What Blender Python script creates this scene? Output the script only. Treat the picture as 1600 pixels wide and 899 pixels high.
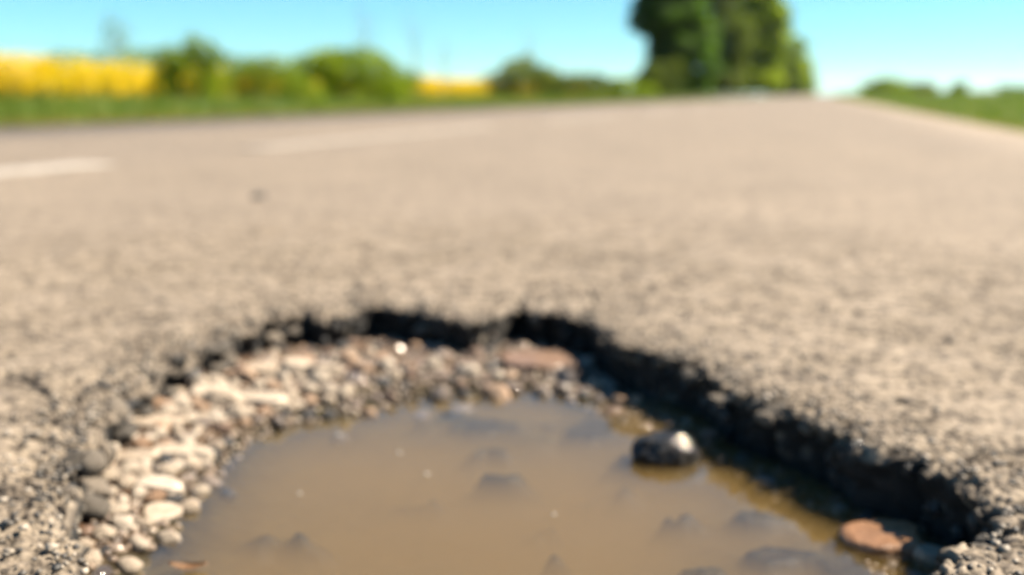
import bpy, bmesh, math, random
import numpy as np
from mathutils import Vector, Matrix

for o in list(bpy.data.objects):
    bpy.data.objects.remove(o)
S = bpy.context.scene
COL = S.collection
rnd = random.Random(7)
RNG = np.random.default_rng(11)

# ------------------------------------------------------------------ camera
cam = bpy.data.cameras.new('camera')
cam.lens = 35.0
cam.sensor_width = 36.0
cam.clip_start = 0.02
cam.clip_end = 30000
cam.dof.use_dof = True
cam.dof.focus_distance = 0.44
cam.dof.aperture_fstop = 4.1
co = bpy.data.objects.new('camera', cam)
COL.objects.link(co)
co.location = (0, 0, 0.25)
co.rotation_euler = (math.radians(90 - 10.969), 0, math.radians(17.184))
S.camera = co

# ------------------------------------------------------------------ light
SUN_EL, SUN_AZ = math.radians(47), math.radians(67)      # azimuth clockwise from +Y (the road's direction)
w = bpy.data.worlds.new('World')
S.world = w
w.use_nodes = True
nt = w.node_tree
bg = nt.nodes['Background']
sky = nt.nodes.new('ShaderNodeTexSky')
sky.sky_type = 'NISHITA'
sky.sun_disc = False
sky.sun_elevation = SUN_EL
sky.sun_rotation = SUN_AZ
sky.air_density = 1.0
sky.dust_density = 0.3
sky.altitude = 1000
sky.ozone_density = 4.0
tint = nt.nodes.new('ShaderNodeMix')
tint.data_type = 'RGBA'
tint.blend_type = 'MULTIPLY'
tint.inputs[0].default_value = 1.0
tint.inputs[7].default_value = (0.365, 0.72, 0.77, 1)
nt.links.new(sky.outputs[0], tint.inputs[6])
nt.links.new(tint.outputs[2], bg.inputs[0])
bg.inputs[1].default_value = 0.050
sl = bpy.data.lights.new('sun', 'SUN')
sl.energy = 4.6
sl.angle = math.radians(0.53)
sl.color = (1.0, 0.86, 0.68)
so = bpy.data.objects.new('sun', sl)
COL.objects.link(so)
sdir = Vector((math.sin(SUN_AZ) * math.cos(SUN_EL), math.cos(SUN_AZ) * math.cos(SUN_EL), math.sin(SUN_EL)))
so.rotation_euler = sdir.to_track_quat('Z', 'Y').to_euler()
so.location = (20, 20, 30)

vs = S.view_settings
vs.view_transform = 'Standard'
vs.look = 'None'
vs.gamma = 1.0
vs.exposure = 2.14
vs.use_curve_mapping = False
S.cycles.use_denoising = True
S.cycles.max_bounces = 12
S.cycles.diffuse_bounces = 8
S.cycles.transmission_bounces = 12
S.cycles.volume_bounces = 3
S.cycles.transparent_max_bounces = 12
S.cycles.sample_clamp_indirect = 6.0

# ------------------------------------------------------------------ helpers
def tag(o, label=None, cat=None, group=None, kind=None):
    if label: o['label'] = label
    if cat: o['category'] = cat
    if group: o['group'] = group
    if kind: o['kind'] = kind
    return o

def link(name, me, mat=None, parent=None, loc=None):
    o = bpy.data.objects.new(name, me)
    COL.objects.link(o)
    if mat is not None and me is not None and not me.materials:
        me.materials.append(mat)
    if parent is not None: o.parent = parent
    if loc is not None: o.location = loc
    return o

def empty(name, loc):
    o = bpy.data.objects.new(name, None)
    o.empty_display_size = 0.1
    COL.objects.link(o)
    o.location = loc
    return o

def np_mesh(name, V, Fq, attrs=None, smooth=True):
    """V (n,3); Fq (m,k) all faces of k corners"""
    V = np.ascontiguousarray(V, dtype=np.float32)
    Fq = np.ascontiguousarray(Fq, dtype=np.int32)
    k = Fq.shape[1]
    me = bpy.data.meshes.new(name)
    me.vertices.add(len(V)); me.vertices.foreach_set('co', V.ravel())
    me.loops.add(Fq.size); me.loops.foreach_set('vertex_index', Fq.ravel())
    me.polygons.add(len(Fq))
    me.polygons.foreach_set('loop_start', np.arange(0, Fq.size, k, dtype=np.int32))
    me.polygons.foreach_set('loop_total', np.full(len(Fq), k, dtype=np.int32))
    me.polygons.foreach_set('use_smooth', np.full(len(Fq), smooth, dtype=bool))
    for an, (dom, arr) in (attrs or {}).items():
        a = me.attributes.new(an, 'FLOAT', dom)
        a.data.foreach_set('value', np.ascontiguousarray(arr, dtype=np.float32))
    me.update(calc_edges=True)
    me.validate()
    return me

def _hash(ints, seed):
    h = np.full(ints[0].shape, (seed * 2654435761) & 0xFFFFFFFF, dtype=np.uint64)
    for c, m in zip(ints, (73856093, 19349663, 83492791)):
        h = (h ^ ((c.astype(np.int64) & 0xFFFFFFFF).astype(np.uint64) * np.uint64(m))) & np.uint64(0xFFFFFFFF)
        h = (h * np.uint64(2246822519)) & np.uint64(0xFFFFFFFF)
        h ^= h >> np.uint64(13)
    h = (h * np.uint64(3266489917)) & np.uint64(0xFFFFFFFF)
    h ^= h >> np.uint64(16)
    return h.astype(np.float64) / 4294967295.0

def worley(P, cell, seed=1):
    """P (n,d) -> F1, F2 (in cells), random id of nearest cell"""
    Q = P / cell
    B = np.floor(Q).astype(np.int64)
    d = P.shape[1]
    n = len(P)
    f1 = np.full(n, 9.0); f2 = np.full(n, 9.0); rid = np.zeros(n)
    offs = np.array(np.meshgrid(*[[-1, 0, 1]] * d)).reshape(d, -1).T
    for of in offs:
        C = [B[:, i] + of[i] for i in range(d)]
        dist = np.zeros(n)
        for i in range(d):
            dist += (C[i] + _hash(C, seed * 17 + i) - Q[:, i]) ** 2
        dist = np.sqrt(dist)
        r = _hash(C, seed * 17 + 9)
        c = dist < f1
        f2 = np.where(c, f1, np.minimum(f2, dist))
        rid = np.where(c, r, rid)
        f1 = np.where(c, dist, f1)
    return f1, f2, rid

def vnoise(P, cell, seed=1):
    Q = P / cell
    B = np.floor(Q).astype(np.int64)
    T = Q - B
    T = T * T * (3 - 2 * T)
    d = P.shape[1]
    out = np.zeros(len(P))
    for k in range(2 ** d):
        bits = [(k >> i) & 1 for i in range(d)]
        wgt = np.ones(len(P))
        for i in range(d):
            wgt *= T[:, i] if bits[i] else 1 - T[:, i]
        out += wgt * _hash([B[:, i] + bits[i] for i in range(d)], seed * 31 + 5)
    return out

def fbm(P, cell, seed=1, octv=3):
    s = np.zeros(len(P)); a = 1.0; t = 0.0
    for o in range(octv):
        s += a * vnoise(P, cell / 2 ** o, seed + o); t += a; a *= 0.5
    return s / t

def sstep(a, b, x):
    t = np.clip((x - a) / (b - a), 0, 1)
    return t * t * (3 - 2 * t)

# ------------------------------------------------------------------ materials
def new_mat(name):
    m = bpy.data.materials.new(name)
    m.use_nodes = True
    return m, m.node_tree, m.node_tree.nodes['Principled BSDF']

def N(t, typ, **kw):
    n = t.nodes.new(typ)
    for k, v in kw.items(): setattr(n, k, v)
    return n

def mixc(t, fac, a, b, mode='MIX'):
    n = N(t, 'ShaderNodeMix', data_type='RGBA', blend_type=mode)
    for sock, v in ((0, fac), (6, a), (7, b)):
        if isinstance(v, bpy.types.NodeSocket): t.links.new(v, n.inputs[sock])
        elif sock == 0: n.inputs[0].default_value = v
        else: n.inputs[sock].default_value = (*v, 1)
    return n.outputs[2]

def math_n(t, op, a, b=None, clamp=False):
    n = N(t, 'ShaderNodeMath', operation=op)
    n.use_clamp = clamp
    for i, v in enumerate((a, b)):
        if v is None: continue
        if isinstance(v, bpy.types.NodeSocket): t.links.new(v, n.inputs[i])
        else: n.inputs[i].default_value = v
    return n.outputs[0]

def ramp(t, fac, stops):
    n = N(t, 'ShaderNodeValToRGB')
    el = n.color_ramp.elements
    while len(el) < len(stops): el.new(0.5)
    for e, (p, c) in zip(el, stops):
        e.position = p; e.color = (*c, 1)
    t.links.new(fac, n.inputs[0])
    return n.outputs[0]

def attr(t, name):
    return N(t, 'ShaderNodeAttribute', attribute_name=name).outputs['Fac']

def noise(t, scale, detail=4, rough=0.55, vec=None):
    n = N(t, 'ShaderNodeTexNoise')
    n.inputs['Scale'].default_value = scale
    n.inputs['Detail'].default_value = detail
    n.inputs['Roughness'].default_value = rough
    if vec is None:
        vec = N(t, 'ShaderNodeTexCoord').outputs['Object']
    t.links.new(vec, n.inputs['Vector'])
    return n.outputs['Fac']

def bump(t, bsdf, h, dist, strength=1.0):
    b = N(t, 'ShaderNodeBump')
    b.inputs['Distance'].default_value = dist
    b.inputs['Strength'].default_value = strength
    t.links.new(h, b.inputs['Height'])
    t.links.new(b.outputs[0], bsdf.inputs['Normal'])

def asphalt_mat():
    m, t, b = new_mat('weathered asphalt')
    st, gap, brk, det = attr(t, 'stone'), attr(t, 'gap'), attr(t, 'broken'), attr(t, 'detail')
    stone_c = ramp(t, st, [(0.0, (0.0715, 0.06325, 0.055)), (0.25, (0.1485, 0.1254, 0.1007)), (0.6, (0.1815, 0.154, 0.1221)),
                           (0.88, (0.209, 0.1788, 0.1441)), (1.0, (0.275, 0.242, 0.2035))])
    far_c = (0.1678, 0.1408, 0.1117)
    n1 = noise(t, 3.0, 5, 0.6)
    n2 = noise(t, 130.0, 3, 0.6)
    n3 = noise(t, 0.35, 4, 0.6)
    top = mixc(t, det, far_c, stone_c)
    top = mixc(t, gap, top, (0.01925, 0.0165, 0.0143))
    blot = ramp(t, n1, [(0.3, (0.82, 0.81, 0.79)), (0.7, (1.1, 1.09, 1.08))])
    top = mixc(t, 1.0, top, blot, 'MULTIPLY')
    fine = ramp(t, n2, [(0.3, (0.72, 0.72, 0.72)), (0.6, (1.12, 1.12, 1.12))])
    top = mixc(t, 1.0, top, fine, 'MULTIPLY')
    n4 = noise(t, 26.0, 4, 0.65)
    top = mixc(t, 1.0, top, ramp(t, n4, [(0.32, (0.42, 0.40, 0.385)), (0.46, (0.95, 0.94, 0.93)), (0.7, (1.12, 1.11, 1.08))]), 'MULTIPLY')
    n5 = noise(t, 70.0, 3, 0.6)
    top = mixc(t, 1.0, top, ramp(t, n5, [(0.38, (0.28, 0.265, 0.25)), (0.48, (1.05, 1.05, 1.04))]), 'MULTIPLY')
    big = ramp(t, n3, [(0.3, (0.93, 0.93, 0.95)), (0.7, (1.05, 1.04, 1.02))])
    top = mixc(t, 1.0, top, big, 'MULTIPLY')
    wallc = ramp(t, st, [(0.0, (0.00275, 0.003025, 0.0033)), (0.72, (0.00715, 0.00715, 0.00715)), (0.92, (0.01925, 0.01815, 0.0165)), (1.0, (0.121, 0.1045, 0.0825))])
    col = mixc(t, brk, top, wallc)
    t.links.new(col, b.inputs['Base Color'])
    b.inputs['Roughness'].default_value = 0.82
    b.inputs['Specular IOR Level'].default_value = 0.35
    bump(t, b, noise(t, 420, 3, 0.6), 0.0012, 0.5)
    return m

def bed_mat():
    m, t, b = new_mat('wet gravelly subsoil')
    n1 = noise(t, 22, 5, 0.6)
    n2 = noise(t, 160, 4, 0.6)
    c = ramp(t, n1, [(0.3, (0.0275, 0.0165, 0.01045)), (0.5, (0.066, 0.0396, 0.02365)), (0.7, (0.143, 0.0935, 0.055))])
    f = ramp(t, n2, [(0.35, (0.5, 0.48, 0.46)), (0.65, (1.25, 1.22, 1.2))])
    c = mixc(t, 1.0, c, f, 'MULTIPLY')
    wet = attr(t, 'wet')
    cw = mixc(t, 1.0, c, (0.27, 0.36, 0.30), 'MULTIPLY')
    t.links.new(mixc(t, wet, c, cw), b.inputs['Base Color'])
    b.inputs['Specular IOR Level'].default_value = 0.12
    r = math_n(t, 'SUBTRACT', 0.85, math_n(t, 'MULTIPLY', wet, 0.3))
    t.links.new(r, b.inputs['Roughness'])
    bump(t, b, n2, 0.002, 0.8)
    return m

def stone_mat(name, stops, rough=0.75, coat=0.0, wetc=1.0):
    m, t, b = new_mat(name)
    oi = N(t, 'ShaderNodeObjectInfo').outputs['Random']
    base = ramp(t, oi, stops)
    n1 = noise(t, 90, 5, 0.65)
    c = mixc(t, 1.0, base, ramp(t, n1, [(0.3, (0.62, 0.58, 0.54)), (0.65, (1.12, 1.1, 1.08))]), 'MULTIPLY')
    t.links.new(c, b.inputs['Base Color'])
    b.inputs['Roughness'].default_value = rough
    b.inputs['Coat Weight'].default_value = coat
    b.inputs['Coat Roughness'].default_value = 0.12
    bump(t, b, noise(t, 300, 4, 0.6), 0.0015, 0.6)
    return m

def gravel_mat(name, stops, coat=0.0):
    m, t, b = new_mat(name)
    c = ramp(t, attr(t, 'tone'), stops)
    t.links.new(c, b.inputs['Base Color'])
    b.inputs['Roughness'].default_value = 0.6
    b.inputs['Coat Weight'].default_value = coat
    b.inputs['Coat Roughness'].default_value = 0.15
    return m

def leaf_mat(name, stops, trans=0.35, patch=1.2):
    m, t, b = new_mat(name)
    out = [n for n in t.nodes if n.type == 'OUTPUT_MATERIAL'][0]
    c = ramp(t, attr(t, 'tone'), stops)
    n1 = noise(t, patch, 3, 0.5)
    c = mixc(t, 1.0, c, ramp(t, n1, [(0.3, (0.75, 0.8, 0.75)), (0.7, (1.25, 1.18, 1.1))]), 'MULTIPLY')
    t.links.new(c, b.inputs['Base Color'])
    b.inputs['Roughness'].default_value = 0.55
    b.inputs['Specular IOR Level'].default_value = 0.3
    tr = N(t, 'ShaderNodeBsdfTranslucent')
    ct = mixc(t, 1.0, c, (1.25, 1.3, 0.6), 'MULTIPLY')
    t.links.new(ct, tr.inputs[0])
    mx = N(t, 'ShaderNodeMixShader')
    mx.inputs[0].default_value = trans
    t.links.new(b.outputs[0], mx.inputs[1]); t.links.new(tr.outputs[0], mx.inputs[2])
    t.links.new(mx.outputs[0], out.inputs[0])
    return m

def bark_mat(name, a, bcol):
    m, t, b = new_mat(name)
    t.links.new(ramp(t, noise(t, 9, 5, 0.6), [(0.35, a), (0.65, bcol)]), b.inputs['Base Color'])
    b.inputs['Roughness'].default_value = 0.9
    return m

def water_mat():
    """muddy water: clear Fresnel surface over a scattering, absorbing volume"""
    m, t, b = new_mat('muddy rain water')
    out = [n for n in t.nodes if n.type == 'OUTPUT_MATERIAL'][0]
    t.nodes.remove(b)
    fr = N(t, 'ShaderNodeFresnel'); fr.inputs[0].default_value = 1.9
    tp = N(t, 'ShaderNodeBsdfTransparent')
    gl = N(t, 'ShaderNodeBsdfGlossy'); gl.inputs['Roughness'].default_value = 0.03
    bp = N(t, 'ShaderNodeBump'); bp.inputs['Distance'].default_value = 0.002; bp.inputs['Strength'].default_value = 0.15
    t.links.new(noise(t, 22, 2, 0.5), bp.inputs['Height'])
    t.links.new(bp.outputs[0], gl.inputs['Normal']); t.links.new(bp.outputs[0], fr.inputs['Normal'])
    front = math_n(t, 'SUBTRACT', 1.0, N(t, 'ShaderNodeNewGeometry').outputs['Backfacing'])
    mx = N(t, 'ShaderNodeMixShader')
    t.links.new(math_n(t, 'MULTIPLY', fr.outputs[0], front), mx.inputs[0]); t.links.new(tp.outputs[0], mx.inputs[1]); t.links.new(gl.outputs[0], mx.inputs[2])
    t.links.new(mx.outputs[0], out.inputs['Surface'])
    pv = N(t, 'ShaderNodeVolumePrincipled')
    pv.inputs['Color'].default_value = (0.375, 0.262, 0.10, 1)
    pv.inputs['Density'].default_value = 24
    pv.inputs['Anisotropy'].default_value = 0.0
    t.links.new(pv.outputs[0], out.inputs['Volume'])
    return m

def simple(name, stops, scale=6, rough=0.9):
    m, t, b = new_mat(name)
    t.links.new(ramp(t, noise(t, scale, 5, 0.6), stops), b.inputs['Base Color'])
    b.inputs['Roughness'].default_value = rough
    return m

ASPHALT = asphalt_mat()
BED = bed_mat()
WATER = water_mat()
PALE = stone_mat('pale limestone', [(0, (0.235, 0.195, 0.15)), (0.5, (0.285, 0.245, 0.195)), (1, (0.31, 0.275, 0.23))])
TAN = stone_mat('tan stone', [(0, (0.165, 0.099, 0.055)), (0.5, (0.231, 0.154, 0.09625)), (1, (0.286, 0.2035, 0.1375))], 0.6, 0.25)
BROWN = stone_mat('brown stone', [(0, (0.0715, 0.04125, 0.02475)), (0.5, (0.11, 0.066, 0.04125)), (1, (0.154, 0.099, 0.066))], 0.6, 0.3)
GREY = stone_mat('grey stone', [(0, (0.0935, 0.07425, 0.0605)), (0.5, (0.143, 0.1155, 0.09625)), (1, (0.198, 0.165, 0.1375))], 0.55, 0.5)
DARK = stone_mat('bitumen coated stone', [(0, (0.00385, 0.004125, 0.0044)), (0.6, (0.0088, 0.0088, 0.0088)), (1, (0.02475, 0.022, 0.0198))], 0.5, 0.4)
ORANGE = stone_mat('orange sandstone', [(0, (0.15, 0.075, 0.032)), (1, (0.18, 0.092, 0.042))], 0.55, 0.3)
WETTAN = stone_mat('wet gravel', [(0, (0.0385, 0.0275, 0.0209)), (0.35, (0.088, 0.0605, 0.044)), (0.7, (0.154, 0.11, 0.07975)), (1, (0.231, 0.1815, 0.1375))], 0.4, 0.9)
WETROCK = stone_mat('wet dark rock', [(0, (0.0066, 0.0066, 0.00715)), (1, (0.0165, 0.0154, 0.01485))], 0.7, 0.6)
WETROCK.node_tree.nodes['Principled BSDF'].inputs['Coat Roughness'].default_value = 0.05
WETROCK.node_tree.nodes['Principled BSDF'].inputs['Specular IOR Level'].default_value = 0.2
_b = [n for n in WETROCK.node_tree.nodes if n.type == 'BUMP'][0]
_b.inputs['Distance'].default_value = 0.006
_b.inputs['Strength'].default_value = 1.0
MATS = dict(pale=PALE, slab=PALE, tan=TAN, brown=BROWN, grey=GREY, dark=DARK, orange=ORANGE)

# ------------------------------------------------------------------ pothole outline (metres, road along +Y)
CX, CY = -0.25, 0.72
RIM = [(-0.355,0.402),(-0.406,0.452),(-0.462,0.508),(-0.497,0.575),(-0.542,0.64),(-0.56,0.69),(-0.576,0.796),(-0.594,0.926),
       (-0.601,1.006),(-0.579,1.035),(-0.545,1.018),(-0.524,1.067),(-0.515,1.102),(-0.465,1.085),(-0.405,1.059),(-0.362,1.045),
       (-0.345,1.141),(-0.306,1.119),(-0.241,1.074),(-0.199,1.008),(-0.159,0.977),(-0.11,0.94),(-0.085,0.905),(-0.071,0.857),
       (-0.043,0.837),(-0.005,0.806),(0.019,0.78),(0.037,0.752),(0.063,0.731),(0.079,0.718),(0.1,0.721),(0.107,0.684),
       (0.117,0.643),(0.113,0.617),(0.088,0.585),(0.081,0.559),(0.076,0.535),(0.055,0.47),(-0.01,0.41),(-0.11,0.36),(-0.22,0.345),(-0.30,0.365)]
SHORE = [(-0.405,0.486),(-0.425,0.545),(-0.449,0.626),(-0.476,0.736),(-0.458,0.795),(-0.417,0.838),(-0.385,0.89),(-0.328,0.925),
         (-0.293,0.957),(-0.237,0.952),(-0.176,0.901),(-0.124,0.882),(-0.086,0.854),(-0.06,0.815),(-0.026,0.764),(0.017,0.751),
         (0.031,0.731),(0.040,0.684),(0.05,0.655),(0.05,0.6),(0.03,0.53),(-0.05,0.46),(-0.2,0.40),(-0.33,0.405)]
WATER_Z = -0.052
NSEG = 1320
CRACKS = [[(0.052, 0.834), (0.07, 0.855), (0.09, 0.852)], [(-0.702, 0.703), (-0.66, 0.686), (-0.621, 0.667)], [(-0.542, 0.64), (-0.56, 0.614), (-0.594, 0.61), (-0.624, 0.589)], [(-0.087, 0.911), (-0.077, 0.946), (-0.06, 0.961)], [(0.1, 0.724), (0.12, 0.752), (0.15, 0.755)], [(-0.524, 1.067), (-0.574, 1.148), (-0.614, 1.246)], [(-0.256, 1.087), (-0.258, 1.181), (-0.28, 1.261)]]
def crack_dist(P):
    d = np.full(len(P), 9.0)
    Q = P + 0.006 * np.stack([vnoise(P, 0.012, 201) - 0.5, vnoise(P, 0.012, 202) - 0.5], 1) * 2
    for L in CRACKS:
        for a, b in zip(L, L[1:]):
            a, b = np.array(a), np.array(b); ab = b - a
            t = np.clip(((Q - a) @ ab) / (ab @ ab), 0, 1)
            d = np.minimum(d, np.linalg.norm(Q - (a + t[:, None] * ab), axis=1))
    return d
ROAD_L, ROAD_R, ROAD_B, ROAD_F = -6.1, 1.30, -6.0, 2400.0

def polar(pts):
    a = np.array([math.atan2(y - CY, x - CX) for x, y in pts])
    r = np.array([math.hypot(x - CX, y - CY) for x, y in pts])
    i = np.argsort(a)
    a, r = a[i], r[i]
    a = np.concatenate([a - 2 * math.pi, a, a + 2 * math.pi]); r = np.concatenate([r, r, r])
    return a, r
RA, RR = polar(RIM)
def rim_r(th): return np.interp(th, RA, RR)
SH = np.array(SHORE)
def shore_sd(P):
    """signed distance to the water's edge, positive outside the water"""
    d = np.full(len(P), 9.0)
    inside = np.zeros(len(P), bool)
    n = len(SH)
    for i in range(n):
        a, b = SH[i], SH[(i + 1) % n]
        ab = b - a
        t = np.clip(((P - a) @ ab) / (ab @ ab), 0, 1)
        d = np.minimum(d, np.linalg.norm(P - (a + t[:, None] * ab), axis=1))
        c = ((a[1] > P[:, 1]) != (b[1] > P[:, 1])) & (P[:, 0] < (b[0] - a[0]) * (P[:, 1] - a[1]) / (b[1] - a[1] + 1e-12) + a[0])
        inside ^= c
    return np.where(inside, -d, d)
# silt and stones heaped under water: x, y, half length, half depth, height
MOUNDS = [(-0.268,.79,.020,.014,.026),(-0.235,.735,.030,.014,.030),(-0.18,.681,.016,.012,.028),(-0.166,.62,.020,.012,.030),(-0.29,.69,.024,.010,.026),
          (-0.15,.752,.022,.016,.024),(-0.085,.70,.018,.010,.026),(-0.226,.555,.040,.016,.028),(-0.345,.585,.028,.010,.024),(-0.03,.715,.02,.012,.024),
          (-0.01,.655,.022,.014,.026),(-0.06,.615,.018,.010,.026),(-0.13,.56,.03,.02,.026),(0.03,.66,.03,.03,.02),(-0.11,.80,.05,.03,.022),(-0.30,.86,.05,.03,.016),(-0.2,.87,.05,.025,.018)]
def bed_z(P):
    d = shore_sd(P)
    rt = sstep(-0.245, -0.17, P[:, 0])                       # right half: a shelf just under water up to the wall
    rise = 0.018 - 0.010 * sstep(0.88, 1.0, P[:, 1])
    z = np.where(d > 0, WATER_Z + rise * (1 - np.exp(-np.maximum(d, 0) / 0.03)), WATER_Z - 0.034 * (1 - np.exp(-np.maximum(-d, 0) / 0.06)))
    z = z - rt * np.where(d > 0, 0.006 + rise * (1 - np.exp(-np.maximum(d, 0) / 0.03)), 0.006)
    z = z + 0.006 * (fbm(P, 0.05, 3) - 0.5) + 0.008 * (fbm(P, 0.16, 8) - 0.5)
    sh = np.maximum(sstep(0.74, 0.88, P[:, 1]), 0.75 * sstep(-0.17, -0.03, P[:, 0])) * sstep(0.0, 0.03, -d)   # shallows at the far and right sides
    z = z + sh * (np.maximum(z, WATER_Z - 0.012 + 0.012 * (fbm(P, 0.05, 13) - 0.5)) - z)
    m = np.zeros(len(P))
    c, sn = math.cos(math.radians(17)), math.sin(math.radians(17))
    nz = fbm(P, 0.022, 77, 3)
    for x, y, a, b, h in MOUNDS:
        u = (P[:, 0] - x) * c + (P[:, 1] - y) * sn; v = -(P[:, 0] - x) * sn + (P[:, 1] - y) * c
        m = np.maximum(m, h * np.exp(-(u / a) ** 2 - (v / b) ** 2))
    m = m * np.clip(2.6 * (nz - 0.22), 0, 1.25)
    top = WATER_Z - 0.0045
    return np.where(d < -0.004, np.minimum(z + m, np.maximum(z, top)), z)
def bed_at(x, y):
    return float(bed_z(np.array([[x, y]]))[0])

# ------------------------------------------------------------------ road: dense ring mesh round the pothole, out to the road's edges
def wall_disp(P):
    g1, g2, rid = worley(P * np.array([1, 1, 1.25]), 0.014, 6)
    h1, h2, rid2 = worley(P, 0.007, 16)
    dr = 0.009 * (g1 - 0.5) + 0.002 * (h1 - 0.5) + 0.014 * (fbm(P, 0.035, 14) - 0.5) + 0.007 * (fbm(P * np.array([0.3, 0.3, 1.0]), 0.009, 18, 2) - 0.5)
    return dr, rid

def build_road():
    th = np.linspace(-math.pi, math.pi, NSEG, endpoint=False)
    dirs = np.stack([np.cos(th), np.sin(th)], 1)
    P0 = np.stack([CX + rim_r(th) * dirs[:, 0], CY + rim_r(th) * dirs[:, 1]], 1)
    jit = 0.018 * (fbm(P0, 0.05, 21, 2) - 0.5) * 2 * 0.8
    f1, f2, rid = worley(P0, 0.030, 4)
    jit += 0.016 * (rid - 0.5)
    r0 = rim_r(th) + jit
    # outer circle inside the road, then the rectangle
    C1x, C1y, R1 = -0.25, 0.9, 1.45
    B = np.stack([CX + r0 * dirs[:, 0], CY + r0 * dirs[:, 1]], 1)
    oc = np.stack([np.clip(C1x + R1 * dirs[:, 0], -9, 1.22), C1y + R1 * dirs[:, 1]], 1)
    L = np.linalg.norm(oc - B, axis=1)
    ts, s, step = [], 0.0, 0.0017
    while s < 1.0:
        ts.append(s)
        if s > 0.05: step = 0.0022
        if s > 0.18: step *= 1.012
        s += step / 1.15
    ts.append(1.0)
    ts = np.array(ts)
    rows = []; brk = []; det = []; gap = []; sto = []
    left = sstep(0.2, 0.9, -dirs[:, 0]) * sstep(-0.5, 0.0, 0.35 - dirs[:, 1])
    # the wall's displacement at the rim, fading outwards
    Pr = np.stack([B[:, 0], B[:, 1], np.zeros(NSEG)], 1)
    drim, _ = wall_disp(Pr)
    for t in ts:
        P2 = B + (oc - B) * t
        d = L * t
        P2 = P2 + dirs * (drim * np.exp(-d / 0.01))[:, None]
        sp = np.gradient(ts)[np.searchsorted(ts, t)] * L                 # local ring spacing
        sp = np.maximum(sp, 2 * math.pi * np.linalg.norm(P2 - np.array([CX, CY]), axis=1) / NSEG)
        fade = 1 - sstep(0.0035, 0.0075, sp)
        f1, f2, rid = worley(P2, 0.0105, 2)
        e1, e2, rid2 = worley(P2, 0.0042, 12)
        wear = fbm(P2, 0.045, 41, 4)
        wear2 = fbm(P2, 0.22, 47, 3)
        near = np.exp(-d / 0.05)
        rough = np.clip(0.50 + 2.6 * (wear - 0.5) + 0.9 * (wear2 - 0.5) + (0.15 + 0.4 * left) * near, 0.0, 1.3)
        gp = 1 - sstep(0.05, 0.26, f2 - f1)
        gp2 = 1 - sstep(0.03, 0.2, e2 - e1)
        miss = (rid > 1.0 - 0.20 * rough).astype(float) * (1 - sstep(0.3, 0.55, f1))
        z = -0.0022 * gp * (0.35 + rough) - 0.0008 * gp2 * (0.4 + rough) - 0.004 * miss * rough + 0.0016 * (rid - 0.5) * (0.4 + rough)
        z = z * fade + 0.004 * (fbm(P2, 0.12, 51) - 0.5) * np.exp(-d / 0.5)
        ck = np.exp(-(crack_dist(P2) / (0.0022 + 0.003 * vnoise(P2, 0.02, 203))) ** 2) * fade
        z -= 0.007 * ck
        edge = np.exp(-d / 0.007)
        z -= (0.0035 + 0.004 * vnoise(P2, 0.02, 61)) * edge
        j1, j2, jid = worley(P2, 0.022, 63)
        z -= (1 - left) * (1 - 0.55 * sstep(0.6, 0.9, dirs[:, 1])) * np.exp(-(d / 0.014) ** 2) * (0.004 * (1 - sstep(0.03, 0.2, j2 - j1)) + 0.009 * jid * sstep(0.35, 0.6, fbm(P2, 0.07, 65)))
        q1, q2, qid = worley(P2, 0.024, 73)
        sl_ = left * np.exp(-(d / 0.045) ** 2)
        z -= sl_ * (0.003 + 0.009 * (1 - sstep(0.03, 0.2, q2 - q1)) + 0.009 * qid)
        rows.append(np.stack([P2[:, 0], P2[:, 1], z], 1))
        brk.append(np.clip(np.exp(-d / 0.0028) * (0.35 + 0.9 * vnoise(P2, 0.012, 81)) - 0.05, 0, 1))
        gap.append(np.clip((0.75 * gp + 0.3 * gp2 + 0.8 * miss) * np.clip(rough * 0.85, 0.1, 1) + 0.8 * ck, 0, 0.95) * fade)
        sto.append(rid * 0.75 + rid2 * 0.25); det.append(fade)
    # wall rows, from the foot up to the crumbled lip
    K = 30
    ztop = rows[0][:, 2]
    wr = []; wst = []
    for k in range(K, 0, -1):
        v = k / K
        under = 0.007 * math.sin(math.pi * min(1, v * 1.3)) + 0.004 * v
        r = r0 + under + left * 0.014 * math.sqrt(v)
        P = np.stack([CX + r * dirs[:, 0], CY + r * dirs[:, 1], ztop * (1 - v) - 0.085 * v], 1)
        dr, rid = wall_disp(P)
        P[:, 0] += dr * dirs[:, 0]; P[:, 1] += dr * dirs[:, 1]
        wr.append(P); wst.append(rid)
    rows = wr + rows
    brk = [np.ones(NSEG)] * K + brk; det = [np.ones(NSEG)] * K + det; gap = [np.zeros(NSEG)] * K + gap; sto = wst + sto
    # far rings: squeeze from the outer curve to the road's rectangle
    last = rows[-1][:, :2].copy()
    ang = np.arctan2(last[:, 1] - C1y, last[:, 0] - C1x)
    dx, dy = np.cos(ang), np.sin(ang)
    tx = np.where(dx > 0, (ROAD_R - C1x) / np.maximum(dx, 1e-9), (ROAD_L - C1x) / np.minimum(dx, -1e-9))
    ty = np.where(dy > 0, (ROAD_F - C1y) / np.maximum(dy, 1e-9), (ROAD_B - C1y) / np.minimum(dy, -1e-9))
    tt = np.minimum(tx, ty)
    rect = np.stack([C1x + tt * dx, C1y + tt * dy], 1)
    for cx_, cy_ in ((ROAD_L, ROAD_B), (ROAD_R, ROAD_B), (ROAD_L, ROAD_F), (ROAD_R, ROAD_F)):
        ca = math.atan2(cy_ - C1y, cx_ - C1x)
        i = int(np.argmin(np.abs(np.angle(np.exp(1j * (ang - ca))))))
        rect[i] = (cx_, cy_)
    zl = rows[-1][:, 2]
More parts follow.
